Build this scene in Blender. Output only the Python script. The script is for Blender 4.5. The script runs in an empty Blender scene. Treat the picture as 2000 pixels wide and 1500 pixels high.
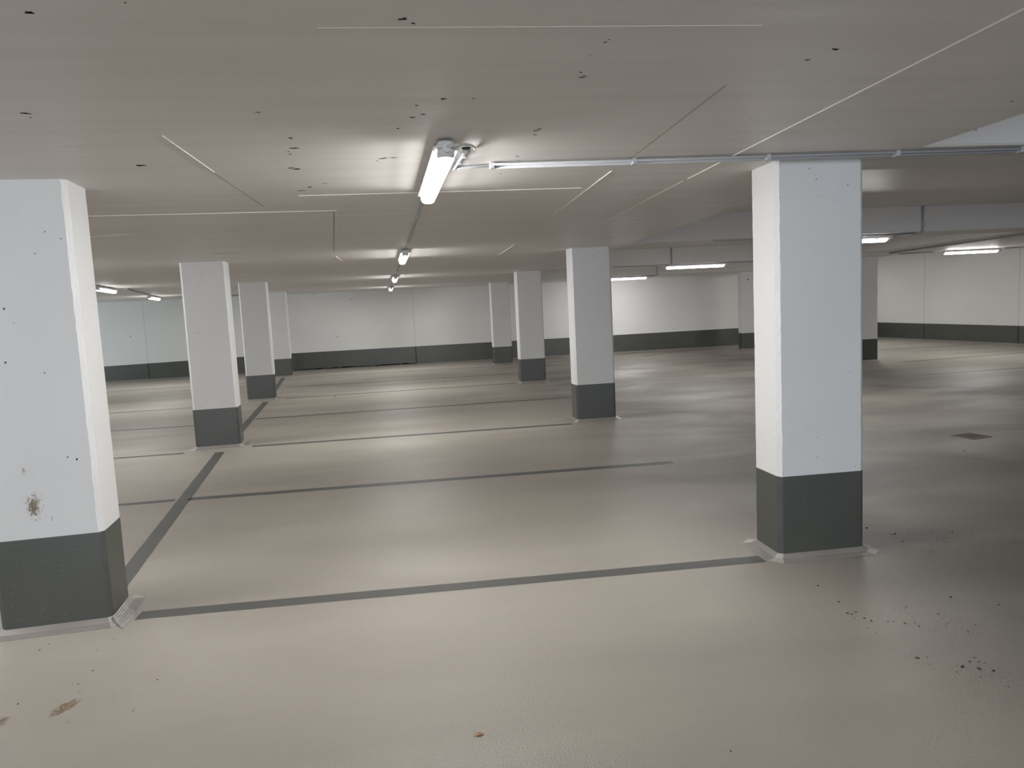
import bpy, bmesh, math, random
from mathutils import Vector, Matrix
random.seed(7)
C = bpy.context.scene.collection
SC = bpy.context.scene
# ---------------------------------------------------------------- camera, world, exposure
cam_d = bpy.data.cameras.new('camera'); cam = bpy.data.objects.new('camera', cam_d); C.objects.link(cam)
cr = Vector((0.99054956, -0.12815208, -0.04887345)); cu = Vector((0.0612506, 0.09449052, 0.99363973)); cf = Vector((0.12271892, 0.98724292, -0.10144693))
cam.matrix_world = Matrix(((cr.x, cu.x, -cf.x, 0), (cr.y, cu.y, -cf.y, 0), (cr.z, cu.z, -cf.z, 1.6149), (0, 0, 0, 1)))
cam_d.sensor_width = 36.0; cam_d.sensor_fit = 'HORIZONTAL'; cam_d.lens = 36.0 * 1439.19 / 2000.0
cam_d.clip_start = 0.05; cam_d.clip_end = 100
SC.camera = cam
w = bpy.data.worlds.new('world'); SC.world = w; w.use_nodes = True
w.node_tree.nodes['Background'].inputs[0].default_value = (0.9, 0.95, 1, 1)
w.node_tree.nodes['Background'].inputs[1].default_value = 0.0
vs = SC.view_settings
vs.view_transform = 'Standard'; vs.look = 'None'; vs.gamma = 1; vs.use_curve_mapping = False
vs.exposure = 0.62
DOWN_W, WIDE_W, SIDE_W, SIDE_SPREAD = 10.5, 9.4, 0.36, 80
FILL_W, FILL_COL = 310.0, (0.80, 0.885, 1.0)
DAY2_W = 85.0
LAMP_COL = (1.0, 0.985, 0.97)

# ---------------------------------------------------------------- helpers
def obj(name, bm, mats, parent=None, smooth=False):
    me = bpy.data.meshes.new(name); bm.normal_update(); bm.to_mesh(me); bm.free()
    for m in (mats if isinstance(mats, (list, tuple)) else [mats]): me.materials.append(m)
    if smooth:
        for p in me.polygons: p.use_smooth = True
    o = bpy.data.objects.new(name, me); C.objects.link(o)
    if parent: o.parent = parent
    return o
def tag(o, label=None, cat=None, group=None, kind=None):
    if label: o['label'] = label
    if cat: o['category'] = cat
    if group: o['group'] = group
    if kind: o['kind'] = kind
    return o
def thing(name, label, cat, loc, rz=0, group=None):
    o = bpy.data.objects.new(name, None); C.objects.link(o); o.empty_display_size = 0.1
    o.location = loc; o.rotation_euler = (0, 0, rz)
    return tag(o, label, cat, group)
def struct(name, bm, m, label=None):
    o = obj(name, bm, m); o['kind'] = 'structure'
    if label: o['label'] = label
    return o
def box(bm, x0, x1, y0, y1, z0, z1, mi=0):
    v = [bm.verts.new(c) for c in ((x0,y0,z0),(x1,y0,z0),(x1,y1,z0),(x0,y1,z0),(x0,y0,z1),(x1,y0,z1),(x1,y1,z1),(x0,y1,z1))]
    for f in ((0,3,2,1),(4,5,6,7),(0,1,5,4),(1,2,6,5),(2,3,7,6),(3,0,4,7)):
        bm.faces.new([v[i] for i in f]).material_index = mi
def prism(bm, pts, z0, z1, mi=0, caps=True):
    a = [bm.verts.new((x, y, z0 if not callable(z0) else z0(x, y))) for x, y in pts]
    b = [bm.verts.new((x, y, z1 if not callable(z1) else z1(x, y))) for x, y in pts]
    n = len(pts)
    for i in range(n): bm.faces.new((a[i], a[(i+1) % n], b[(i+1) % n], b[i])).material_index = mi
    if caps:
        bm.faces.new(a[::-1]).material_index = mi; bm.faces.new(b).material_index = mi
def tube(bm, pts, r, seg=10, mi=0):
    pts = [Vector(p) for p in pts]; rings = []
    for i, p in enumerate(pts):
        d = (pts[min(i+1, len(pts)-1)] - pts[max(i-1, 0)]).normalized()
        up = Vector((0, 0, 1)) if abs(d.z) < 0.9 else Vector((1, 0, 0))
        s = d.cross(up).normalized(); t = s.cross(d)
        rings.append([bm.verts.new(p + (s*math.cos(a) + t*math.sin(a))*r) for a in [2*math.pi*k/seg for k in range(seg)]])
    for i in range(len(rings)-1):
        for k in range(seg):
            f = bm.faces.new((rings[i][k], rings[i][(k+1) % seg], rings[i+1][(k+1) % seg], rings[i+1][k])); f.material_index = mi; f.smooth = True
    bm.faces.new(rings[0][::-1]).material_index = mi; bm.faces.new(rings[-1]).material_index = mi
def blob(rnd, r, n=9, sx=1.0, sy=1.0, ang=0.0, jag=0.45):
    out = []
    for k in range(n):
        a = 2*math.pi*k/n; q = r*(1 - jag*rnd.random())
        x, y = q*math.cos(a)*sx, q*math.sin(a)*sy
        out.append((x*math.cos(ang) - y*math.sin(ang), x*math.sin(ang) + y*math.cos(ang)))
    return out
def chamf(x0, x1, y0, y1, c):
    return [(x0+c,y0),(x1-c,y0),(x1,y0+c),(x1,y1-c),(x1-c,y1),(x0+c,y1),(x0,y1-c),(x0,y0+c)]

# ---------------------------------------------------------------- materials
def mat(name, base, rough=0.5, spec=0.5, var=None, vscale=(1,1,1), vamt=0.0, bumps=(), rvar=0.0):
    """procedural paint: base colour mottled with noise, noise bumps = [(scale xyz, detail, strength, distance)]"""
    m = bpy.data.materials.new(name); m.use_nodes = True; N = m.node_tree.nodes; L = m.node_tree.links
    b = N['Principled BSDF']; b.inputs['Roughness'].default_value = rough; b.inputs['Specular IOR Level'].default_value = spec
    b.inputs['Base Color'].default_value = (*base, 1)
    tc = N.new('ShaderNodeTexCoord')
    def noise(scale, detail=3.0, dist=0.0, rgh=0.5):
        mp = N.new('ShaderNodeMapping'); mp.inputs['Scale'].default_value = scale
        L.new(tc.outputs['Object'], mp.inputs['Vector'])
        n = N.new('ShaderNodeTexNoise'); n.inputs['Scale'].default_value = 1.0; n.inputs['Detail'].default_value = detail
        n.inputs['Distortion'].default_value = dist; n.inputs['Roughness'].default_value = rgh
        L.new(mp.outputs['Vector'], n.inputs['Vector']); return n
    if var is not None:
        n = noise(vscale, 5.0, 0.3)
        r = N.new('ShaderNodeMapRange'); r.inputs['From Min'].default_value = 0.32; r.inputs['From Max'].default_value = 0.68
        r.inputs['To Max'].default_value = vamt; L.new(n.outputs['Fac'], r.inputs['Value'])
        mx = N.new('ShaderNodeMix'); mx.data_type = 'RGBA'; mx.inputs['A'].default_value = (*base, 1); mx.inputs['B'].default_value = (*var, 1)
        L.new(r.outputs['Result'], mx.inputs['Factor']); L.new(mx.outputs['Result'], b.inputs['Base Color'])
        if rvar:
            r2 = N.new('ShaderNodeMapRange'); r2.inputs['From Min'].default_value = 0.3; r2.inputs['From Max'].default_value = 0.7
            r2.inputs['To Min'].default_value = rough - rvar; r2.inputs['To Max'].default_value = rough + rvar
            L.new(n.outputs['Fac'], r2.inputs['Value']); L.new(r2.outputs['Result'], b.inputs['Roughness'])
    prev = None
    for sc, det, st, ds in bumps:
        n = noise(sc, det); bp = N.new('ShaderNodeBump'); bp.inputs['Strength'].default_value = st; bp.inputs['Distance'].default_value = ds
        L.new(n.outputs['Fac'], bp.inputs['Height'])
        if prev: L.new(prev.outputs['Normal'], bp.inputs['Normal'])
        prev = bp
    if prev: L.new(prev.outputs['Normal'], b.inputs['Normal'])
    return m
M_FLOOR = mat('floor_coating', (0.43, 0.40, 0.345), 0.42, 0.45, (0.31, 0.283, 0.25), (0.35, 0.9, 1), 0.8, [((110,110,110), 2, 0.75, 0.004), ((1.2, 3.0, 1), 2, 0.2, 0.01)], 0.07)
def darken_aisle(m):
    """darker, rougher coating along the driving aisle, broken up by streaky noise"""
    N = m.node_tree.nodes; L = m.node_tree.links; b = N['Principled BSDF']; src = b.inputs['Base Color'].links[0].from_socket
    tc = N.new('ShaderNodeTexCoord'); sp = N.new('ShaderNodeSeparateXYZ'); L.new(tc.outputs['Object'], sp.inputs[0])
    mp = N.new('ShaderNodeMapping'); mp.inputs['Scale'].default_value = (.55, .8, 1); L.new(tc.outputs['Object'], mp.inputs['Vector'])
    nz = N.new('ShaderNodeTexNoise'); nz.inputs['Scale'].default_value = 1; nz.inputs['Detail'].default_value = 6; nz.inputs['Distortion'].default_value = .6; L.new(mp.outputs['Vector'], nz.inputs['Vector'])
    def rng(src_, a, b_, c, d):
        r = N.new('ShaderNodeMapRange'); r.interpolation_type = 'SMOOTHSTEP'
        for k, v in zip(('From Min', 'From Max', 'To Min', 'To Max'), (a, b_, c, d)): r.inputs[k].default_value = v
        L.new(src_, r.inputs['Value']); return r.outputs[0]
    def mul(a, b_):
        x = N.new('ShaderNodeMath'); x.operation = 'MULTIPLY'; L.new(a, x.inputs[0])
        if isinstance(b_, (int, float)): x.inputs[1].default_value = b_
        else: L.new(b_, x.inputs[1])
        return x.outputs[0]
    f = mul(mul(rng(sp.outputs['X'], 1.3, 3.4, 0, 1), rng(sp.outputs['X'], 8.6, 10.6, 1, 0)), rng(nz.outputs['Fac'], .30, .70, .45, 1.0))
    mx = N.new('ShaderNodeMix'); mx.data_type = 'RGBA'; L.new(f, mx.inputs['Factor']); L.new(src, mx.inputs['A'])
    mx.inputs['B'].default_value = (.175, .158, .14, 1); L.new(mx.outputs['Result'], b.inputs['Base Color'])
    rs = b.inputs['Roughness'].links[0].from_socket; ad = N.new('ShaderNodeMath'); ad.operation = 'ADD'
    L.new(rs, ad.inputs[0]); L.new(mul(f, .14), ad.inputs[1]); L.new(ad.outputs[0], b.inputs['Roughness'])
darken_aisle(M_FLOOR)
M_LINE = mat('grey_line_paint', (0.10, 0.104, 0.10), 0.46, 0.45, (0.12, 0.12, 0.115), (2, 2, 2), 0.8, [((110,110,110), 2, 0.9, 0.005)], 0.05)
M_COVE = mat('cove_coating', (0.30, 0.28, 0.26), 0.36, 0.5, (0.26, 0.24, 0.225), (5, 5, 5), 0.8, [((60,60,60), 3, 0.4, 0.004)])
M_COVEL = mat('cove_corner_coating', (0.47, 0.45, 0.42), 0.35, 0.5, (0.36, 0.34, 0.32), (30, 30, 30), 0.8, [((90,90,90), 3, 0.5, 0.004)])
M_CEIL = mat('ceiling_concrete', (0.75, 0.715, 0.685), 0.46, 0.5, (0.70, 0.665, 0.635), (0.8, 9, 2), 0.7, [((3, 55, 3), 4, 0.2, 0.004), ((0.9, 2.2, 1), 2, 0.25, 0.02)], 0.08)
M_BEAM = mat('beam_concrete', (0.74, 0.715, 0.69), 0.55, 0.4, (0.68, 0.66, 0.635), (0.8, 6, 6), 0.7, [((3, 40, 40), 4, 0.3, 0.003)], 0.05)
M_RIDGE = mat('formwork_ridge', (0.80, 0.77, 0.72), 0.6, 0.3)
M_JOINT = mat('formwork_joint', (0.42, 0.40, 0.37), 0.8, 0.2)
M_WALL = mat('white_wall_paint', (0.80, 0.80, 0.785), 0.6, 0.3, (0.75, 0.745, 0.73), (0.5, 0.5, 0.9), 0.8, [((25,25,25), 4, 0.15, 0.004)])
M_COL = mat('white_column_paint', (0.80, 0.80, 0.80), 0.55, 0.35, (0.77, 0.77, 0.765), (2, 2, 1.5), 0.8, [((60,60,60), 4, 0.2, 0.003), ((6,6,3), 2, 0.15, 0.01)])
M_CHAM = mat('column_chamfer_paint', (0.80, 0.80, 0.80), 0.5, 0.4, (0.74, 0.74, 0.74), (12, 12, 5), 0.8, [((90,90,30), 4, 0.8, 0.006)])
M_DARK = mat('anthracite_paint', (0.075, 0.080, 0.068), 0.36, 0.85, (0.064, 0.068, 0.059), (3, 3, 3), 0.8, [((80,80,80), 3, 0.25, 0.002)])
M_DARKC = mat('worn_anthracite_paint', (0.10, 0.10, 0.095), 0.45, 0.5, (0.07, 0.075, 0.07), (20, 20, 8), 0.9, [((90,90,40), 4, 0.7, 0.005)])
M_PIT = mat('air_pit', (0.055, 0.05, 0.045), 0.9, 0.1)
M_SPECK = mat('chipped_speck', (0.55, 0.55, 0.52), 0.7, 0.2)
M_PLASTIC = mat('lamp_housing_plastic', (0.80, 0.80, 0.79), 0.4, 0.5)
M_PIPE = mat('grey_conduit_plastic', (0.36, 0.37, 0.385), 0.5, 0.4)
M_CLIP = mat('light_clip_plastic', (0.52, 0.53, 0.55), 0.5, 0.4)
M_CABLE = mat('grey_cable_sheath', (0.60, 0.59, 0.57), 0.45, 0.5)
M_BLACK = mat('black_hole', (0.01, 0.01, 0.01), 0.8, 0.2)
M_MUD = mat('dried_mud', (0.13, 0.085, 0.05), 0.9, 0.2, (0.24, 0.17, 0.11), (60, 60, 60), 0.9)
M_DIRT = mat('dark_dirt', (0.055, 0.04, 0.032), 0.9, 0.2, (0.09, 0.07, 0.055), (80, 80, 80), 0.9)
M_STAIN = mat('brown_stain', (0.36, 0.28, 0.19), 0.8, 0.2, (0.46, 0.39, 0.30), (60, 60, 60), 1.0)
M_LEAF = mat('dry_leaf', (0.60, 0.31, 0.14), 0.7, 0.3, (0.42, 0.20, 0.09), (120, 120, 120), 0.9)
M_RUST = mat('rusty_grate', (0.16, 0.125, 0.11), 0.6, 0.4, (0.24, 0.19, 0.165), (60, 60, 60), 0.9)
M_GLOW = bpy.data.materials.new('glowing_diffuser'); M_GLOW.use_nodes = True
_b = M_GLOW.node_tree.nodes['Principled BSDF']; _b.inputs['Base Color'].default_value = (0.9, 0.9, 0.9, 1); _b.inputs['Roughness'].default_value = 0.3
_b.inputs['Emission Color'].default_value = (1.0, 0.99, 0.98, 1); _b.inputs['Emission Strength'].default_value = 9.0
# world-space positions of pits, crumbs and blemishes: (along, height or depth, radius)
PITS={"R1":[(0.214,2.349,0.0032),(0.256,2.287,0.0032),(0.248,2.314,0.0016),(0.136,2.296,0.0016),(0.456,2.25,0.0032),(0.265,2.192,0.0021),(0.204,2.202,0.0016),(0.224,2.167,0.0016),(0.372,2.163,0.0027),(0.124,2.135,0.0016),(0.061,2.183,0.0015),(0.024,2.189,0.0021),(0.028,2.372,0.0021),(0.25,0.74,0.0024),(0.228,0.799,0.0024),(0.175,0.816,0.0024),(0.082,0.859,0.0024),(0.249,0.622,0.0024),(0.465,1.133,0.0024),(0.502,0.543,0.0025)],
"L1":[(0.386,2.302,0.0015),(0.324,2.278,0.0015),(0.311,2.224,0.0015),(0.394,2.138,0.0015),(0.428,2.132,0.003),(0.257,2.038,0.0015),(0.371,2.022,0.0031),(0.501,2.095,0.003),(0.318,1.925,0.0015),(0.197,1.744,0.0046),(0.236,1.669,0.0023),(0.175,1.464,0.0046),(0.353,1.399,0.003),(0.433,1.549,0.0015),(0.418,0.94,0.0031),(0.46,0.922,0.0038),(0.417,0.941,0.0029),(0.461,0.925,0.0046),(0.157,0.681,0.0012),(0.096,0.664,0.0012),(0.31,0.62,0.0024),(0.305,0.608,0.0024),(0.226,0.882,0.0012)],
"L2":[(0.152,1.504,0.0062),(0.25,2.241,0.0041),(0.338,2.3,0.0031),(0.404,2.302,0.0031),(0.226,2.127,0.0041),(0.285,1.399,0.0031),(0.119,0.547,0.0041)],
"R2":[(0.318,2.38,0.0048),(0.332,2.28,0.0054),(0.147,2.283,0.003)]}
CRUMB_R=[(2.972,4.589,0.0114),(3.028,4.632,0.0033),(3.066,4.425,0.0112),(3.043,4.42,0.0064),(3.191,4.476,0.0049),(3.016,4.27,0.0078),(3.319,4.407,0.0066),(3.433,4.358,0.0074),(3.507,4.285,0.0049),(3.257,4.274,0.0064),(3.254,4.188,0.0079),(3.21,4.131,0.0047),(3.05,4.054,0.0061),(2.122,3.724,0.0078),(2.107,3.492,0.0088),(2.069,3.355,0.0085),(2.084,3.338,0.0061),(2.117,3.36,0.0061),(2.066,3.291,0.0036),(2.113,3.28,0.0072),(2.129,3.248,0.0072),(2.199,3.223,0.0048),(2.226,3.216,0.0048),(2.263,3.186,0.006),(2.312,3.179,0.0048),(2.306,3.141,0.006),(2.683,3.413,0.0092),(2.404,3.286,0.0025),(2.841,3.272,0.0066),(2.484,3.244,0.0063),(2.467,3.193,0.0037),(2.461,3.143,0.0043),(2.434,3.169,0.0025),(2.436,3.125,0.003),(2.364,3.1,0.0018),(2.517,3.14,0.0037),(2.563,3.093,0.0049),(2.479,3.038,0.006),(2.091,2.86,0.0089),(2.137,2.856,0.0045),(2.101,2.799,0.0027),(2.221,2.75,0.01),(2.166,2.714,0.0044),(2.28,2.781,0.0056),(2.325,2.809,0.0045),(2.319,2.774,0.0056),(2.335,2.758,0.0039),(2.272,2.72,0.01),(2.318,2.692,0.0089),(2.234,2.658,0.0022),(2.276,2.654,0.0027),(2.302,2.6,0.0027),(2.27,2.572,0.0027),(2.064,3.176,0.0047),(2.074,3.127,0.0035),(2.389,3.354,0.005),(2.309,3.33,0.0037)]
CRUMB_L=[(-1.925,3.977,0.0025),(-1.994,3.958,0.0044),(-2.012,3.899,0.0056),(-2.15,3.943,0.0026),(-1.666,3.941,0.0037),(-1.665,3.888,0.0024),(-1.704,3.824,0.0036),(-1.63,3.591,0.0046),(-1.592,3.544,0.0022),(-1.642,3.464,0.0044),(-1.599,3.377,0.0033),(-1.476,3.445,0.0022),(-1.388,3.35,0.0021),(-1.282,3.425,0.0053),(-1.301,3.406,0.0021),(-1.549,3.302,0.0021),(-1.511,3.299,0.0021),(-1.388,3.077,0.002),(-1.537,3.123,0.0031),(-1.834,3.332,0.0055),(-1.292,3.157,0.004),(-1.799,3.355,0.0017),(-1.353,3.09,0.0015)]
FAR=[(0.584,18.065,0.0242),(-1.748,15.34,0.0183),(5.276,6.551,0.0092),(1.019,2.382,0.0049)]
CEIL=[(0.01,2.077,0.0047),(0.017,2.073,0.0036),(0.041,2.105,0.0036),(-0.902,2.034,0.005),(-0.654,1.975,0.0048),(-1.356,2.934,0.0089),(-1.345,2.942,0.0053),(-1.358,2.99,0.0054),(-1.29,3.889,0.0111),(-0.548,2.968,0.005),(-0.5,3.383,0.0056),(-0.494,3.412,0.0057),(-0.51,3.583,0.0099),(-0.549,3.655,0.0081),(-0.552,3.711,0.0061),(-0.599,4.043,0.0089),(-0.58,4.073,0.0112),(-0.492,4.519,0.0099),(-0.586,4.627,0.0126),(-0.649,4.746,0.0104),(-0.152,3.913,0.0085),(-0.134,3.865,0.0084),(-0.114,3.855,0.0063),(-0.093,3.845,0.0042),(-0.072,3.847,0.0063),(-0.055,3.849,0.0042),(-0.137,3.967,0.0043),(0.619,2.59,0.0059),(0.623,2.574,0.0044),(0.601,2.535,0.0029),(0.665,2.709,0.0031),(0.615,2.254,0.0066),(0.621,2.233,0.0039),(0.594,2.365,0.0027),(1.395,2.327,0.006),(1.355,2.428,0.0046),(0.579,3.34,0.0056),(0.586,3.313,0.0055),(0.587,3.417,0.0038),(0.052,2.91,0.0048),(0.074,3.035,0.005),(0.032,3.079,0.0051),(-0.028,3.257,0.0036),(0.152,2.827,0.0063),(0.26,2.826,0.0063),(1.994,3.286,0.0042),(0.573,3.882,0.0064),(0.592,4.001,0.0066),(0.536,4.358,0.0095),(2.605,2.983,0.0043),(1.514,3.191,0.0039),(2.869,3.507,0.0049)]
H = 2.4; HH = 2.75; HR = 2.46; AL = 0.0925
# ---------------------------------------------------------------- setting
XW0, XW1, YN, YB = -13.0, 16.6, -8.0, 23.6
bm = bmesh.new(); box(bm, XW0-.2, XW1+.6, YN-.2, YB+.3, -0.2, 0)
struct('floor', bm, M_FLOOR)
def wx(y): return 15.64 - 0.032*(y - 23.6)          # the right wall stands slightly askew
def bandz(x): return 0.485 + (x + 9.4)*0.0155 if x < -3.9 else 0.57 + (x + 3.9)*0.0021
# ceiling: low slab over the left bays and along the right, raised field over the aisle
bm = bmesh.new()
box(bm, XW0-.2, 2.85, YN-.2, YB+.3, H, 3.0)
box(bm, 2.85, 10.7, 21.25, YB+.3, H, 3.0)
prism(bm, [(9.85, YN-.2), (XW1+.6, YN-.2), (XW1+.6, 15.2), (14.0, 15.6), (9.85, 16.45)], HR, 3.0)
box(bm, 2.85, XW1+.6, YN-.2, YB+.3, HH, 3.0)
def strip(bm, x0, y0, x1, y1, wd, t, mi, z=H):
    d = Vector((x1-x0, y1-y0, 0)).normalized(); s = Vector((-d.y, d.x, 0))*wd/2
    a, b = Vector((x0, y0, 0)), Vector((x1, y1, 0))
    prism(bm, [(q.x, q.y) for q in (a-s, b-s, b+s, a+s)], z-t, z+0.002, mi)
for r in [(-2.4,5.53,-.54,5.655,.006,.005),(-.54,5.655,-.89,9.06,.008,.005),(-.70,4.935,1.15,4.952,.006,.004),(1.80,4.70,1.775,1.2,.0055,.005),
          (1.215,6.26,1.20,4.36,.007,.005),(1.85,7.4,1.80,4.8,.006,.003),(-.22,2.14,1.05,2.125,.003,.001),(-1.0,3.3,-1.0,4.1,.005,.003),
          (1.24,10.8,1.25,9.1,.012,.004),(-2.7,6.76,-2.35,6.68,.010,.004),(-.99,9.85,-1.0,10.9,.02,.005)]:
    strip(bm, *r, 1)
for r in [(-1.0,4.1,-1.0,5.35,.008,.001),(1.205,4.04,1.19,2.7,.008,.001),(-2.23,8.79,-2.0,8.885,.03,.001),(-.925,9.05,-.56,5.7,.012,.001)]:
    strip(bm, *r, 2)
rc = random.Random(3)
for (x, y, r) in CEIL:
    ang = rc.uniform(-.9, .9)
    prism(bm, [(x+a, y+b) for a, b in blob(rc, r*.95, 9, 1.2, .5, ang, .6)], H-.0012, H+.001, 3)
    for k in range(rc.choice((0, 1, 2))):
        prism(bm, [(x+rc.uniform(-2.5,2.5)*r+a, y+rc.uniform(-1.5,1.5)*r+b) for a, b in blob(rc, r*.4, 6, 1, .6, ang)], H-.0012, H+.001, 3)
struct('ceiling', bm, [M_CEIL, M_RIDGE, M_JOINT, M_PIT])
# back wall with its painted plinth
bm = bmesh.new(); box(bm, XW0-.2, 16.0, YB, YB+.3, 0, 3.0)
rc = random.Random(5)
for (x, z, r) in [(-2.5, 1.02, .02), (-.05, 1.35, .012), (-2.0, 2.16, .018), (-8.6, 1.35, .02), (-3.1, 2.36, .02), (8.4, .68, .015), (5.3, 1.9, .012), (2.0, .75, .012)]:
    v = [bm.verts.new((x+a, YB-.002, z+b)) for a, b in blob(rc, r, 8)]
    bm.faces.new(v).material_index = 1
for x in (-8.17, -.09):
    box(bm, x-.012, x+.012, YB-.0015, YB+.01, .5, H, 2)
M_WJ = mat('wall_joint', (0.66, 0.66, 0.65), 0.7, 0.2)
M_DJ = mat('plinth_joint', (0.045, 0.048, 0.044), 0.7, 0.2)
struct('wall_back', bm, [M_WALL, M_PIT, M_WJ])
bm = bmesh.new(); xs = [XW0, -9.4, -3.9, 5.0, 11.0, 15.65]
for i in range(5):
    a, b = xs[i], xs[i+1]
    for (z0a, z0b, z1a, z1b) in [(0, 0, bandz(a), bandz(b) if b < 12 else .54)]:
        v = [bm.verts.new(c) for c in ((a, YB-.006, 0), (b, YB-.006, 0), (b, YB-.006, z1b), (a, YB-.006, z1a), (a, YB, z1a), (b, YB, z1b))]
        bm.faces.new(v[:4]); bm.faces.new((v[3], v[2], v[5], v[4]))
for x in (-8.17, -.09): box(bm, x-.015, x+.015, YB-.0075, YB-.006, 0, bandz(x)-.002, 1)
struct('baseboard_back', bm, [M_DARK, M_DJ])
# right wall
def wall_piece(bm, y0, y1, z0, z1, off, mi=0):
    P = [(wx(y0)-off, y0), (wx(y0)+.3, y0), (wx(y1)+.3, y1), (wx(y1)-off, y1)]
    prism(bm, P, z0, z1, mi)
bm = bmesh.new(); wall_piece(bm, YN, YB, 0, 3.0, 0)
for y in (21.28, 17.75, 12.0): wall_piece(bm, y-.018, y+.018, .5, HH, .002, 1)
struct('wall_right', bm, [M_WALL, M_WJ])
bm = bmesh.new()
prism(bm, [(wx(YN)-.006, YN), (wx(YN)+.1, YN), (wx(YB)+.1, YB), (wx(YB)-.006, YB)], 0, lambda x, y: .54 - (YB-y)*.0055)
for y in (21.28, 17.75, 12.0): wall_piece(bm, y-.02, y+.02, 0, .5, .008, 1)
struct('baseboard_right', bm, [M_DARK, M_DJ])
bm = bmesh.new(); box(bm, XW0-.2, XW0, YN, 16.5, 0, 3.0); box(bm, XW0-.2, XW0, 22.5, YB, 0, 3.0); box(bm, XW0-.2, XW0, 16.5, 22.5, 2.3, 3.0)   # daylit opening in the left wall
struct('wall_left', bm, M_WALL)
bm = bmesh.new(); box(bm, XW0, XW0+.006, YN, 16.5, 0, .5); box(bm, XW0, XW0+.006, 22.5, YB, 0, .5); struct('baseboard_left', bm, M_DARK)
dl = bpy.data.lights.new('daylight_fill', 'AREA'); dl.shape = 'RECTANGLE'; dl.size = 2.1; dl.size_y = 5.8; dl.energy = DAY2_W; dl.color = (.78, .92, 1.0)
do = bpy.data.objects.new('daylight_fill', dl); C.objects.link(do); do.location = (XW0-.1, 19.5, 1.15); do.rotation_euler = (0, math.radians(-90), 0)
bm = bmesh.new()                                      # front wall behind the viewpoint, opening added for the fill light
box(bm, XW0-.2, -6, YN-.2, YN, 0, 3.0); box(bm, 7, XW1+.6, YN-.2, YN, 0, 3.0); box(bm, -6, 7, YN-.2, YN, 2.35, 3.0)
struct('wall_front', bm, M_WALL)
bm = bmesh.new(); box(bm, XW0, -6, YN, YN+.006, 0, .5); box(bm, 7, XW1, YN, YN+.006, 0, .5); struct('baseboard_front', bm, M_DARK)
dl = bpy.data.lights.new('daylight_fill', 'AREA'); dl.shape = 'RECTANGLE'; dl.size = 12.6; dl.size_y = 2.1; dl.energy = FILL_W; dl.color = FILL_COL  # unseen cool fill light, added to brighten the column fronts
do = bpy.data.objects.new('daylight_fill', dl); C.objects.link(do); do.location = (.5, YN-.1, 1.2); do.rotation_euler = (math.radians(90), 0, 0)
# coved edge of the coating along the back and right walls
bm = bmesh.new(); v = [bm.verts.new(c) for c in ((XW0, YB-.09, .001), (15.6, YB-.09, .001), (15.6, YB-.0062, .035), (XW0, YB-.0062, .035))]; bm.faces.new(v)
v = [bm.verts.new(c) for c in ((wx(YN)-.1, YN, .001), (wx(YN)-.0062, YN, .04), (wx(YB)-.0062, YB, .04), (wx(YB)-.1, YB, .001))]; bm.faces.new(v)
struct('trim_1', bm, M_COVE)
# dark open gap at the foot of the back wall
rc = random.Random(11); bm = bmesh.new(); xs = [-3.9+.095*i for i in range(41)]
up = [.046+rc.uniform(0, .03)*(1 if 4 < i < 38 else .3) for i in range(41)]; lo = [.036-rc.uniform(.0, .018) for i in range(41)]
top = [bm.verts.new((x, YB-.0085, z)) for x, z in zip(xs, up)]; bot = [bm.verts.new((x, YB-.028, z)) for x, z in zip(xs, lo)]
for i in range(40): bm.faces.new((bot[i], bot[i+1], top[i+1], top[i]))
tag(obj('floor_gap', bm, M_BLACK), 'dark broken gap along the foot of the back wall, left half', 'gap')

# ceiling beams across the raised aisle
def beam(y0, y1, x1, label):
    bm = bmesh.new(); c = .012
    sec = [(y0, HH+.01), (y0, H+c), (y0+c, H), (y1-c, H), (y1, H+c), (y1, HH+.01)]
    A = [bm.verts.new((2.85, y, z)) for y, z in sec]; B = [bm.verts.new((x1, y, z)) for y, z in sec]
    for i in range(5): bm.faces.new((A[i], B[i], B[i+1], A[i+1]))
    tag(obj('ceiling_beam', bm, M_BEAM), label, 'beam', 'beams across the aisle ceiling')
beam(3.88, 4.58, 9.86, 'white concrete ceiling beam nearest the camera, reaching right from the big right column')
beam(9.58, 10.32, 9.86, 'white ceiling beam second from the camera, level with the middle right-row column')
beam(15.45, 16.12, 10.8, 'white ceiling beam third from the camera, in front of the farthest aisle beam')
beam(21.2, 21.3, 10.7, 'pale ceiling beam farthest back, just in front of the back wall')

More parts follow.
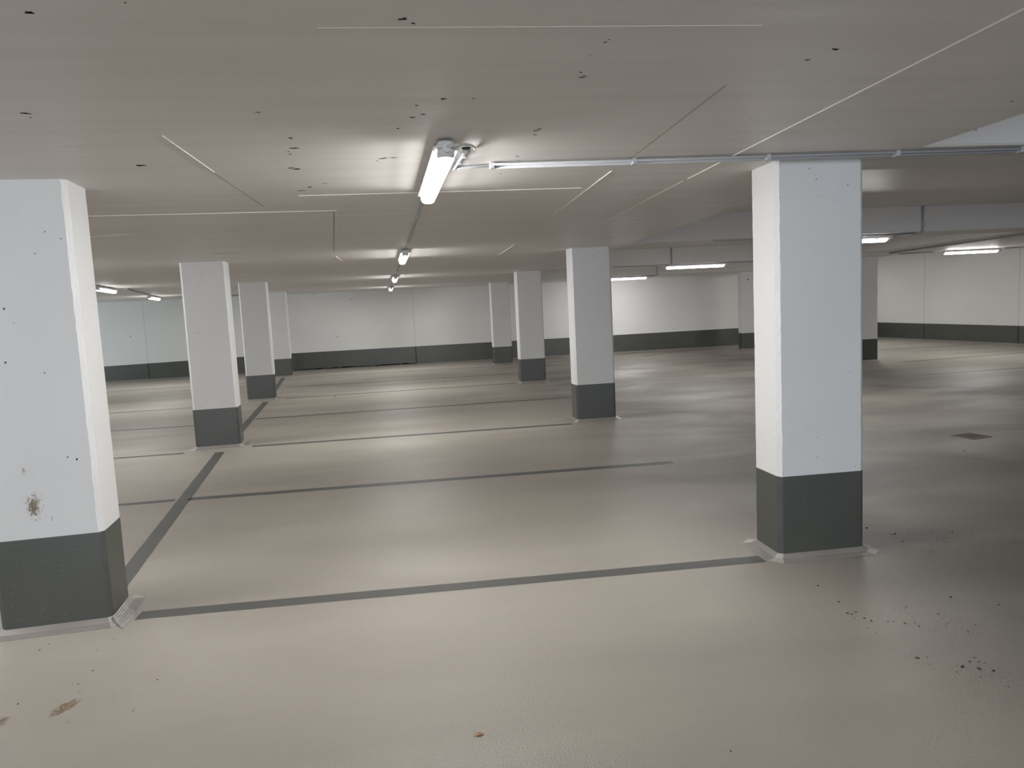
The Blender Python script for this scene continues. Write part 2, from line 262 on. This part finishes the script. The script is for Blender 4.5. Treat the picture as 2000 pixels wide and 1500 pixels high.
# ---------------------------------------------------------------- columns
def column(x0, y0, w, d, rz, label, pits=(), zb=.513, seed=1, group='white columns with dark painted feet', patch=False, H=H):
    t = thing('concrete_column', label, 'column', (x0, y0, 0), rz, group)
    c = .0255; rc = random.Random(seed)
    bm = bmesh.new(); P = chamf(0, w, 0, d, c)
    # shaft: flat faces material 0, chamfers material 1, slight wobble of the chamfer edges along the height
    rings = []; nz = 44
    for k in range(nz+1):
        z = zb + (H-zb)*k/nz; ring = []
        for i, (x, y) in enumerate(P):
            j = rc.uniform(-.0022, .0022)
            if i in (0, 1, 4, 5): x += j
            else: y += j
            ring.append(bm.verts.new((x, y, z)))
        rings.append(ring)
    for k in range(nz):
        for i in range(8):
            bm.faces.new((rings[k][i], rings[k][(i+1) % 8], rings[k+1][(i+1) % 8], rings[k+1][i])).material_index = 1 if i % 2 else 0
    for (s, z, r) in pits:
        v = [bm.verts.new((s+a, -.0007, z+b)) for a, b in blob(rc, r*1.5, 7, 1, .8, rc.uniform(0, 3))]
        bm.faces.new(v).material_index = 2
    for k in range(26):                                             # broken air pits along the chamfers and side faces
        z = rc.uniform(zb+.05, H-.03); r = rc.uniform(.0012, .0035); y = rc.uniform(.03, .06) if k % 2 else rc.uniform(.05, d-.05)
        if k % 2 == 0 and k > 12: continue
        for X, sg in ((-.0007, 1), (w+.0007, -1)):
            v = [bm.verts.new((X, y+a, z+b)) for a, b in blob(rc, r, 6)]
            bm.faces.new(v[::-sg] if sg > 0 else v).material_index = 2
    obj('shaft', bm, [M_COL, M_CHAM, M_PIT], t)
    bm = bmesh.new(); e = .0012
    Q = chamf(-e, w+e, -e, d+e, c); rings = []
    for k in range(13):
        z = zb*k/12; ring = []
        for i, (x, y) in enumerate(Q):
            j = rc.uniform(-.002, .002)
            if i in (0, 1, 4, 5): x += j
            else: y += j
            ring.append(bm.verts.new((x, y, z + (rc.uniform(-.002, .002) if k == 12 else 0))))
        rings.append(ring)
    for k in range(12):
        for i in range(8):
            bm.faces.new((rings[k][i], rings[k][(i+1) % 8], rings[k+1][(i+1) % 8], rings[k+1][i])).material_index = 1 if i % 2 else 0
    bm.faces.new(rings[-1])
    for k in range(34):
        s, z, r = rc.uniform(.04, w-.04), rc.uniform(.05, zb-.04), rc.uniform(.0008, .0022)
        v = [bm.verts.new((s+a, -e-.0006, z+b)) for a, b in blob(rc, r, 6)]
        bm.faces.new(v).material_index = 2
    tag(obj('painted_foot', bm, [M_DARK, M_DARKC, M_SPECK], t), 'dark grey painted foot')
    bm = bmesh.new(); e1, h = .085, .030
    I = chamf(-e, w+e, -e, d+e, c); Om = chamf(-.03, w+.03, -.03, d+.03, c+.012); O = chamf(-e1, w+e1, -e1, d+e1, c+.045)
    R3 = [[bm.verts.new((x, y, z)) for x, y in q] for q, z in ((I, h), (Om, .009), (O, .0008))]
    for a, b in ((R3[0], R3[1]), (R3[1], R3[2])):
        for i in range(8): bm.faces.new((b[i], b[(i+1) % 8], a[(i+1) % 8], a[i])).material_index = 1 if i % 2 else 0
    obj('base_cove', bm, [M_COVE, M_COVEL], t)
    return t
WR, WL, D = .5636, .5517, .325
column(2.129, 4.177, WR, D, 0, 'big near white square column right of centre, grey cable conduit passing at its top', PITS['R1'], seed=1)
column(2.138, 10.017, WR, D, 0, 'white column in the right row, second from the camera, small dark screw holes at its top', PITS['R2'], seed=2)
column(2.158, 15.805, WR, D, 0, 'white column in the right row, third from the camera', (), seed=3)
column(2.183, 21.651, WR, D, 0, 'white column in the right row, farthest, close to the back wall', (), seed=4)
L1 = column(-2.317, 4.136, WL, D, AL, 'big near white column cut by the left picture edge, with a brown stain', PITS['L1'], seed=5)
column(-2.938, 9.883, WL, D, AL, 'white column in the left row, second from the camera, with dark pits', PITS['L2'], seed=6)
column(-3.528, 15.551, WL, D, AL, 'white column in the left row, third from the camera', (), seed=7)
column(-4.176, 21.605, WL, D, AL, 'white column in the left row, farthest, half hidden by the one before it', (), seed=8)
column(10.0, 15.87, WR, D, 0, 'shaded far column peeking out right behind the big near right column', (), seed=9, H=HR)
column(9.97, 21.75, WR, D, 0, 'far column beside the right end of the long back wall stretch, left of the big right column', [(.2, 2.15, .02)], seed=10)
# brown impact stain on the near left column
rc = random.Random(21)
def stain(parent):
    bm = bmesh.new()
    def pat(s, z, r, n, mi, sx, sy, ang, sp=0.0):
        for k in range(n):
            ds, dz = rc.gauss(0, sp*.55), rc.gauss(0, sp)
            v = [bm.verts.new((s+ds+a, -.0011-.0001*mi, z+dz+b)) for a, b in blob(rc, r*rc.uniform(.4, 1), 9, sx, sy, ang, .6)]
            bm.faces.new(v).material_index = mi
    pat(.228, .70, .0035, 170, 1, .7, 1.6, -.25, .034)
    pat(.226, .69, .0065, 110, 1, .8, 1.4, -.25, .022)
    pat(.226, .685, .0028, 60, 0, .5, 2.2, -.3, .026)
    pat(.234, .748, .011, 2, 0, .22, 1.6, .75, .004)
    pat(.222, .69, .010, 3, 0, .22, 1.4, -.3, .010)
    pat(.200, .885, .0032, 26, 0, .8, 1, .3, .012)
    pat(.235, .70, .0013, 90, 0, 1, 1, 0, .10)
    return obj('brown_stain', bm, [M_MUD, M_STAIN], parent)
st = stain(L1); tag(st, 'brown scuffed stain'); st['kind'] = 'stuff'
# pale striped corner patch on the cove of the near left column
bm = bmesh.new()
ca = Vector((WL, 0, .033)); 
for k in range(8):
    u0, u1 = k/8, (k+.68)/8
    A0, A1 = Vector((WL+.004, -.006, .031)), Vector((WL+.006, .20, .031))
    B0, B1 = Vector((WL+.085, -.13, .003)), Vector((WL+.100, .09, .003))
    q = [A0.lerp(B0, u0), A0.lerp(B0, u1), A1.lerp(B1, u1), A1.lerp(B1, u0)]
    for p, u in zip(q, (u0, u1, u1, u0)):
        off = u*.09; p.z = (.030 - .7*off if off < .03 else .009 - .15*(off-.03)) + .0012
    lo = [bm.verts.new(p - Vector((0, 0, .003))) for p in q]; hi = [bm.verts.new(p + Vector((0, 0, .0025))) for p in q]
    bm.faces.new(hi)
    for i in range(4): bm.faces.new((lo[i], lo[(i+1) % 4], hi[(i+1) % 4], hi[i]))
tag(obj('corner_mesh_patch', bm, M_COVEL, L1), 'pale striped patch on the cove corner')

# ---------------------------------------------------------------- painted bay lines (real paint film, 0.8 mm)
def line(pts, wd, label, fade=False):
    bm = bmesh.new(); (x0, y0), (x1, y1) = pts
    d = Vector((x1-x0, y1-y0, 0)); Ln = d.length; d.normalize(); s = Vector((-d.y, d.x, 0))
    n = max(4, int(Ln/.12)); rr = random.Random(int(Ln*1000)); L_ = []; R_ = []
    for k in range(n+1):
        p = Vector((x0, y0, .0008)) + d*Ln*k/n
        ww = wd/2
        if fade: ww *= max(.25, 1 - (k/n)**3*.8)
        L_.append(bm.verts.new(p + s*(ww + rr.uniform(-.0015, .0015)))); R_.append(bm.verts.new(p - s*(ww + rr.uniform(-.0015, .0015))))
    for k in range(n): bm.faces.new((R_[k], R_[k+1], L_[k+1], L_[k]))
    tag(obj('parking_line', bm, M_LINE), label, 'floor line', 'dark grey painted bay lines')
line([(-1.655, 4.245), (2.03, 4.205)], .115, 'dark grey bay line nearest the camera, joining the two big near columns')
line([(-2.20, 7.062), (2.46, 7.045)], .115, 'dark grey bay line second from the camera, stopping short of the right columns')
line([(-2.33, 7.06), (-3.15, 7.03)], .10, 'faint short stub of bay line left of the diagonal-looking long line', True)
line([(-2.22, 9.83), (2.03, 9.86)], .115, 'dark grey bay line joining the second pair of columns')
line([(-2.75, 12.60), (2.62, 12.78)], .115, 'dark grey bay line between the second and third pairs of columns')
line([(-2.80, 15.62), (2.03, 15.84)], .115, 'dark grey bay line ending at the foot of the third right column')
line([(-3.15, 18.25), (2.5, 18.18)], .115, 'thin far bay line just behind the third pair of columns')
line([(-3.45, 21.10), (2.05, 20.95)], .115, 'farthest bay line between the rows, nearest the back wall')
line([(-1.94, 4.60), (-2.555, 9.55)], .115, 'long dark line running into depth from the near left column to the next')
line([(-2.62, 10.42), (-3.10, 15.2)], .115, 'line running into depth behind the second left column')
line([(-3.20, 16.1), (-3.80, 21.2)], .115, 'line running into depth behind the third left column')
line([(-3.02, 9.66), (-8.2, 9.50)], .10, 'nearest bay line seen left of the left row of columns')
line([(-3.45, 12.25), (-9.0, 12.30)], .10, 'second bay line seen left of the left row of columns')
line([(-3.70, 14.98), (-9.4, 14.72)], .10, 'third bay line seen left of the left row of columns')
line([(-4.10, 20.30), (-9.6, 19.95)], .10, 'farthest bay line left of the left row of columns')
line([(10.75, 15.25), (15.6, 15.80)], .10, 'bay line at far right starting beside the shaded far column')
line([(9.35, 12.70), (15.5, 13.02)], .10, 'faint bay line at far right, nearer than the other two')
line([(10.6, 18.85), (15.5, 18.55)], .10, 'bay line at far right running to the foot of the right wall')

# ---------------------------------------------------------------- lamps
def area(name, parent, loc, rot, sx, sy, power, spread):
    l = bpy.data.lights.new(name, 'AREA'); l.shape = 'RECTANGLE'; l.size = sx; l.size_y = sy; l.energy = power; l.spread = math.radians(spread); l.color = (0.96, 0.97, 1.0) if 'side' in name else LAMP_COL
    o = bpy.data.objects.new(name, l); C.objects.link(o); o.parent = parent; o.location = loc; o.rotation_euler = rot
    return o
LH = .715                                            # half length
def stadium(hl, hw, n=6):
    r = min(hw, .03); out = []
    for cx, cy, a0 in ((hw-r, hl-r, 0), (-hw+r, hl-r, 90), (-hw+r, -hl+r, 180), (hw-r, -hl+r, 270)):
        for k in range(n+1):
            a = math.radians(a0 + 90*k/n); out.append((cx+r*math.cos(a), cy+r*math.sin(a)))
    return out
def asym(hw, e): return [(x, y+.027) for x, y in stadium(LH-.060-e, hw)]     # glowing cover sits towards the far end
def rings(bm, levels, mi=0):
    rs = [[bm.verts.new((x, y, z)) for x, y in pts] for pts, z in levels]; n = len(rs[0])
    for a, b in zip(rs, rs[1:]):
        for i in range(n): bm.faces.new((a[i], a[(i+1) % n], b[(i+1) % n], b[i])).material_index = mi
    bm.faces.new(rs[0][::-1]).material_index = mi; bm.faces.new(rs[-1]).material_index = mi
def make_lamp(label, loc, rz, group, z=H, detail=False):
    """long axis = local y, top at z = 0 (against the concrete)"""
    t = thing('strip_light', label, 'lamp', (*loc, z), rz, group)
    bm = bmesh.new()
    rings(bm, [(stadium(LH-.012, .050), -.048), (stadium(LH, .059), -.046), (stadium(LH, .059), -.040), (stadium(LH-.01, .048), -.036), (stadium(LH-.02, .036), -.014)])
    for y in (-.42, .42): box(bm, -.018, .018, y-.02, y+.02, -.014, -.0005)
    obj('housing', bm, M_PLASTIC, t)
    bm = bmesh.new()
    rings(bm, [(asym(.024, .020), -.098), (asym(.036, .006), -.091), (asym(.043, 0), -.076), (asym(.045, 0), -.0485)])
    obj('diffuser', bm, M_GLOW, t, True)
    for s in (-1, 1):                                 # end caps of plain plastic
        bm = bmesh.new(); y0, y1 = sorted((s*(LH-(.092 if s < 0 else .032)), s*(LH-.004))); box(bm, -.041, .041, y0, y1, -.084, -.047)
        for v in bm.verts:
            if abs(v.co.y) > LH-.01 and v.co.z < -.06: v.co.y -= s*.016; v.co.x *= .8; v.co.z += .010
        bmesh.ops.bevel(bm, geom=bm.edges[:], offset=.007, segments=3, affect='EDGES')
        obj('end_cap', bm, M_PLASTIC, t, True)
    if True:
        for s in (-1, 1):
            for y in (-.45, -.15, .15, .45):
                bm = bmesh.new(); X = s*.0465
                box(bm, min(X, X+s*.008), max(X, X+s*.008), y-.012, y+.012, -.062, -.036)
                obj('clip', bm, M_PLASTIC, t)
    area('lamp_glow_down', t, (0, 0, -.100), (0, 0, 0), .06, 1.26, DOWN_W, 180)
    area('lamp_glow_wide', t, (.047, 0, -.080), (0, math.radians(-46), 0), .03, 1.2, WIDE_W, 138)
    area('lamp_glow_wide', t, (-.047, 0, -.080), (0, math.radians(46), 0), .03, 1.2, WIDE_W, 138)
    area('lamp_glow_side', t, (.047, 0, -.054), (0, math.radians(-95), 0), .012, 1.24, SIDE_W, SIDE_SPREAD)
    area('lamp_glow_side', t, (-.047, 0, -.054), (0, math.radians(95), 0), .012, 1.24, SIDE_W, SIDE_SPREAD)
    return t
G1 = 'strip lights along the middle of the bays'
A1 = .0475
lamp1 = make_lamp('large near strip light on the ceiling with a looped cable at its near end', (.148, 4.13), A1, G1)
make_lamp('strip light second from the camera in the middle row', (-.118, 9.80), A1, G1)
make_lamp('strip light third from the camera in the middle row', (-.395, 15.62), A1, G1)
make_lamp('farthest and smallest strip light of the middle row, near the back wall', (-.672, 21.35), A1, G1)
make_lamp('strip light of the middle row behind the viewpoint', (.43, -1.6), A1, G1)
G2 = 'strip lights over the left bays'
make_lamp('left strip light half cut off by the edge of the big near left column', (-5.80, 14.95), .16, G2)
make_lamp('left strip light nearest the second left column, by the back wall', (-6.74, 20.35), .16, G2)
make_lamp('strip light over the left bays hidden behind the big near left column', (-4.85, 9.4), .16, G2)
make_lamp('strip light over the left bays beyond the left picture edge', (-3.95, 3.9), .16, G2)
G3 = 'strip lights under the aisle beams'
HP = math.pi/2
make_lamp('strip light under the aisle beam just right of the big near right column', (6.08, 9.90), HP, G3)
make_lamp('strip light under the aisle beam left of the big near right column, fully in view', (6.12, 15.62), HP, G3)
make_lamp('strip light under the farthest aisle beam, partly hidden by the second right column', (6.20, 21.42), HP, G3)
make_lamp('strip light at far right in front of the white right wall', (12.74, 15.66), HP-.02, 'strip light at the far right', HR)
make_lamp('strip light in the far right corner hidden above the edge of the low ceiling', (13.0, 21.3), HP, 'hidden far right lamp', HH)

# cable, gland and short rail of the near lamp
bm = bmesh.new(); tube(bm, [(0, -LH+.03, -.050), (0, -LH-.014, -.050)], .019, 16); tube(bm, [(0, -LH-.012, -.050), (0, -LH-.026, -.050)], .013, 16)
obj('cable_gland', bm, M_PLASTIC, lamp1)
bm = bmesh.new()
pts = []
P0, P1, P2, P3 = Vector((0, -LH-.02, -.050)), Vector((0, -LH-.09, -.060)), Vector((.125, -LH-.10, -.045)), Vector((.158, -LH+.235, -.008))
for k in range(17):
    t_ = k/16; pts.append(P0*(1-t_)**3 + P1*3*t_*(1-t_)**2 + P2*3*t_*t_*(1-t_) + P3*t_**3)
tube(bm, pts, .006, 10); obj('cable', bm, M_CABLE, lamp1)

# ---------------------------------------------------------------- conduits
def conduit(label, runs, clips=(), r=.010, clip_dir='x', cr=.016):
    """runs = list of (points, radius); clips = list of points, each its own part"""
    t = thing('cable_conduit', label, 'conduit', runs[0][0][0])
    o = Vector(runs[0][0][0])
    for pts, rad in runs:
        bm = bmesh.new(); tube(bm, [Vector(p)-o for p in pts], rad, 10); obj('pipe', bm, M_PIPE, t)
    for p in clips:
        q = Vector(p)-o; bm = bmesh.new()
        if clip_dir == 'x': box(bm, q.x-.012, q.x+.012, q.y-cr-.022, q.y+cr, q.z-cr, q.z+cr)
        else: box(bm, q.x-cr, q.x+cr, q.y-.012, q.y+.012, q.z-cr, q.z+cr)
        if 2.37 < p[2] < 2.395:
            for v in bm.verts: v.co.z = min(v.co.z, 2.3985 - o.z)
        bmesh.ops.bevel(bm, geom=bm.edges[:], offset=.003, segments=1, affect='EDGES')
        obj('pipe_clip', bm, M_CLIP, t)
    return t
conduit('long grey double conduit crossing the ceiling from the near lamp over the big right column',
        [([(.45, 4.045, 2.381), (4.6, 3.945, 2.381)], .012), ([(.45, 4.008, 2.386), (4.6, 3.908, 2.386)], .008), ([(.255, 4.105, 2.389), (.46, 4.05, 2.389)], .008)],
        [(.45, 4.04, 2.383), (1.228, 4.02, 2.383), (1.99, 4.00, 2.383), (2.75, 3.98, 2.383), (3.51, 3.965, 2.383), (4.3, 3.945, 2.383)])
conduit('short light rail beside the near strip light holding its cable end', [([(.283, 3.68, 2.386), (.250, 4.10, 2.386)], .0115)], [(.279, 3.76, 2.386), (.267, 3.92, 2.386)], clip_dir='y', cr=.0135)
bm = bmesh.new(); tube(bm, [(.287, 3.655, 2.3995), (.287, 3.655, 2.394)], .021, 16); tag(obj('ceiling_socket', bm, M_BLACK), 'small round black cable opening in the ceiling beside the near strip light', 'cable opening')
def row(x): return None
conduit('thin conduit along the ceiling between the near and second middle lamps', [([(.112, 4.9, 2.388), (-.075, 9.05, 2.388)], .009)], [(.06, 6.0, 2.388), (-.0, 7.4, 2.388), (-.06, 8.7, 2.388)], clip_dir='y', cr=.0115)
conduit('thin conduit along the ceiling between the second and third middle lamps', [([(-.15, 10.55, 2.388), (-.355, 14.85, 2.388)], .010)], [(-.22, 12.0, 2.388), (-.29, 13.4, 2.388)], clip_dir='y', cr=.0115)
conduit('thin conduit along the ceiling between the third and farthest middle lamps', [([(-.43, 16.4, 2.388), (-.63, 20.6, 2.388)], .010)], [(-.50, 17.9, 2.388)], clip_dir='y', cr=.0115)
conduit('thin conduit linking the two lamps over the left bays', [([(-5.70, 15.70, 2.385), (-6.56, 19.6, 2.385)], .013)])
conduit('thin conduit running from the left bay lamp towards the left column tops', [([(-6.55, 21.15, 2.385), (-6.0, 21.9, 2.385), (-3.9, 22.3, 2.385)], .012)])
for lab, y0, yl, x, xe in (('drop conduit down the aisle beam right of the big column', 9.565, 9.88, 7.03, 6.82),
                       ('drop conduit down the third aisle beam, above the lamp fully in view', 15.435, 15.56, 5.50, 5.42),
                       ('drop conduit down the farthest aisle beam', 21.185, 21.42, 7.10, 6.95)):
    conduit(lab, [([(x, y0, HH-.002), (x, y0, 2.385)], .016), ([(x, y0, 2.388), (xe, yl, 2.372)], .012)], [(x, y0, HH-.03), (x, y0, 2.50)], cr=.019)
for lab, y, x0, x1 in (('thin pipe along the lower edge of the second aisle beam', 9.60, 4.0, 6.95),
                   ('thin pipe along the lower edge of the third aisle beam', 15.47, 4.2, 9.0),
                   ('thin pipe along the lower edge of the farthest aisle beam', 21.22, 4.5, 7.0)):
    conduit(lab, [([(x0, y, 2.387), (x1, y, 2.387)], .011)])
conduit('pair of pipes running into depth under the low ceiling at far right', [([(9.98, 8.0, 2.440), (10.60, 16.0, 2.440)], .017), ([(10.07, 8.0, 2.443), (10.68, 16.0, 2.443)], .012)],
        [(10.17, 10.0, 2.441), (10.31, 12.0, 2.441), (10.46, 14.0, 2.441)], clip_dir='y', cr=.018)
conduit('pipe along the low ceiling edge leading to the far right strip light', [([(10.62, 16.06, 2.44), (11.9, 15.80, 2.44)], .014), ([(13.55, 15.62, 2.446), (15.5, 15.3, 2.446)], .010)], [(10.72, 16.04, 2.44), (11.5, 15.88, 2.44)], cr=.017)

# ---------------------------------------------------------------- floor drain
t = thing('floor_drain', 'rusty square drain grate in the floor at right', 'drain', (5.875, 7.19, 0), .2)
bm = bmesh.new()
for a in ((-.135, .135, -.135, -.118), (-.135, .135, .118, .135), (-.135, -.118, -.118, .118), (.118, .135, -.118, .118)): box(bm, *a, .0004, .006)
obj('frame', bm, M_RUST, t)
bm = bmesh.new()
for k in range(9): box(bm, -.117, .117, -.113+k*.0265, -.101+k*.0265, .0015, .005)
obj('grate', bm, M_RUST, t)
bm = bmesh.new(); box(bm, -.118, .118, -.118, .118, .0003, .001); obj('dark_sump', bm, M_BLACK, t)

# ---------------------------------------------------------------- dirt, leaf
def lump(bm, x, y, r, rc, flat=.35, mi=0):
    n = 8; top = [bm.verts.new((x + a*.55, y + b*.55, r*flat)) for a, b in blob(rc, r, n, 1.25, .8, rc.uniform(0, 3))]
    cx = [(v.co.x - x, v.co.y - y) for v in top]
    bot = [bm.verts.new((x + a*1.8, y + b*1.8, .0003)) for a, b in cx]
    for i in range(n): bm.faces.new((bot[i], bot[(i+1) % n], top[(i+1) % n], top[i])).material_index = mi
    bm.faces.new(top).material_index = mi
def crumbs(name, data, label, cat, seed, m, extra=3):
    rc = random.Random(seed); bm = bmesh.new()
    for x, y, r in data:
        lump(bm, x, y, r*1.15, rc)
        for k in range(rc.randint(0, extra*2)):
            lump(bm, x + rc.gauss(0, .035), y + rc.gauss(0, .022), rc.uniform(.0012, .003), rc)
    return tag(obj(name, bm, m), label, cat, kind='stuff')
crumbs('dirt_crumbs', CRUMB_R[:13], 'dark dirt crumbs and tyre marks on the floor right behind the big right column', 'dirt', 1, M_DIRT)
crumbs('dirt_crumbs', CRUMB_R[13:], 'scattered dark mud crumbs on the floor at lower right', 'dirt', 2, M_DIRT, 4)
crumbs('dirt_crumbs', CRUMB_L, 'sparse small dark crumbs on the floor at lower left below the near left column', 'dirt', 3, M_DIRT, 1)
for (x, y, r), lab in zip(FAR, ('tiny dark stone on the far floor before the farthest right column', 'tiny dark stone on the floor right of the third left column', 'tiny dark crumb on the floor left of the square drain', 'tiny dark crumb at the bottom edge of the floor right of the leaf')):
    rc = random.Random(int(x*100)); bm = bmesh.new(); lump(bm, 0, 0, r*.9, rc, .8)
    o = tag(obj('small_stone', bm, M_DIRT), lab, 'stone'); o.location = (x, y, 0)
def smear(cx, cy, L_, W_, ang, n, seed, label):
    rc = random.Random(seed); bm = bmesh.new()
    for k in range(n):
        u, v = rc.gauss(0, .30), rc.gauss(0, .32)
        if abs(u) > .75 or abs(v) > .8: continue
        x = u*L_; y = v*W_*(1 - abs(u)*.6); X = cx + x*math.cos(ang) - y*math.sin(ang); Y = cy + x*math.sin(ang) + y*math.cos(ang)
        q = [bm.verts.new((X+a, Y+b, .0005 + .0006*rc.random())) for a, b in blob(rc, rc.uniform(.0025, .0075), 7, 1.5, .28, ang + rc.gauss(0, .35))]
        bm.faces.new(q).material_index = 0 if rc.random() < .5 else 1
    tag(obj('mud_smear', bm, [M_MUD, M_STAIN]), label, 'mud', kind='stuff')
smear(-1.607, 3.252, .105, .055, 1.15, 420, 4, 'brown dried mud smear on the floor near the lower left corner')
smear(-1.835, 3.19, .06, .045, 1.0, 160, 5, 'small brown mud mark cut by the left picture edge')
# leaf: curled, with a stalk
t = thing('dry_leaf', 'small curled brown dry leaf on the bare floor at bottom centre', 'leaf', (.141, 2.672, 0), .1)
bm = bmesh.new(); rowv = []
for i in range(9):
    u = i/8; x = (u-.5)*.034; hw = .0085*math.sin(math.pi*min(.97, max(.04, u)))**.7
    rowv.append([bm.verts.new((x, s*hw, .0012 + .003*abs(s)**1.5 + .003*math.sin(u*5) + .002)) for s in (-1, -.5, 0, .5, 1)])
for i in range(8):
    for j in range(4): bm.faces.new((rowv[i][j], rowv[i+1][j], rowv[i+1][j+1], rowv[i][j+1]))
obj('blade', bm, M_LEAF, t, True)
bm = bmesh.new(); tube(bm, [(-.016, 0, .003), (-.021, -.002, .002), (-.026, -.006, .0012)], .0008, 6); obj('stalk', bm, M_LEAF, t)
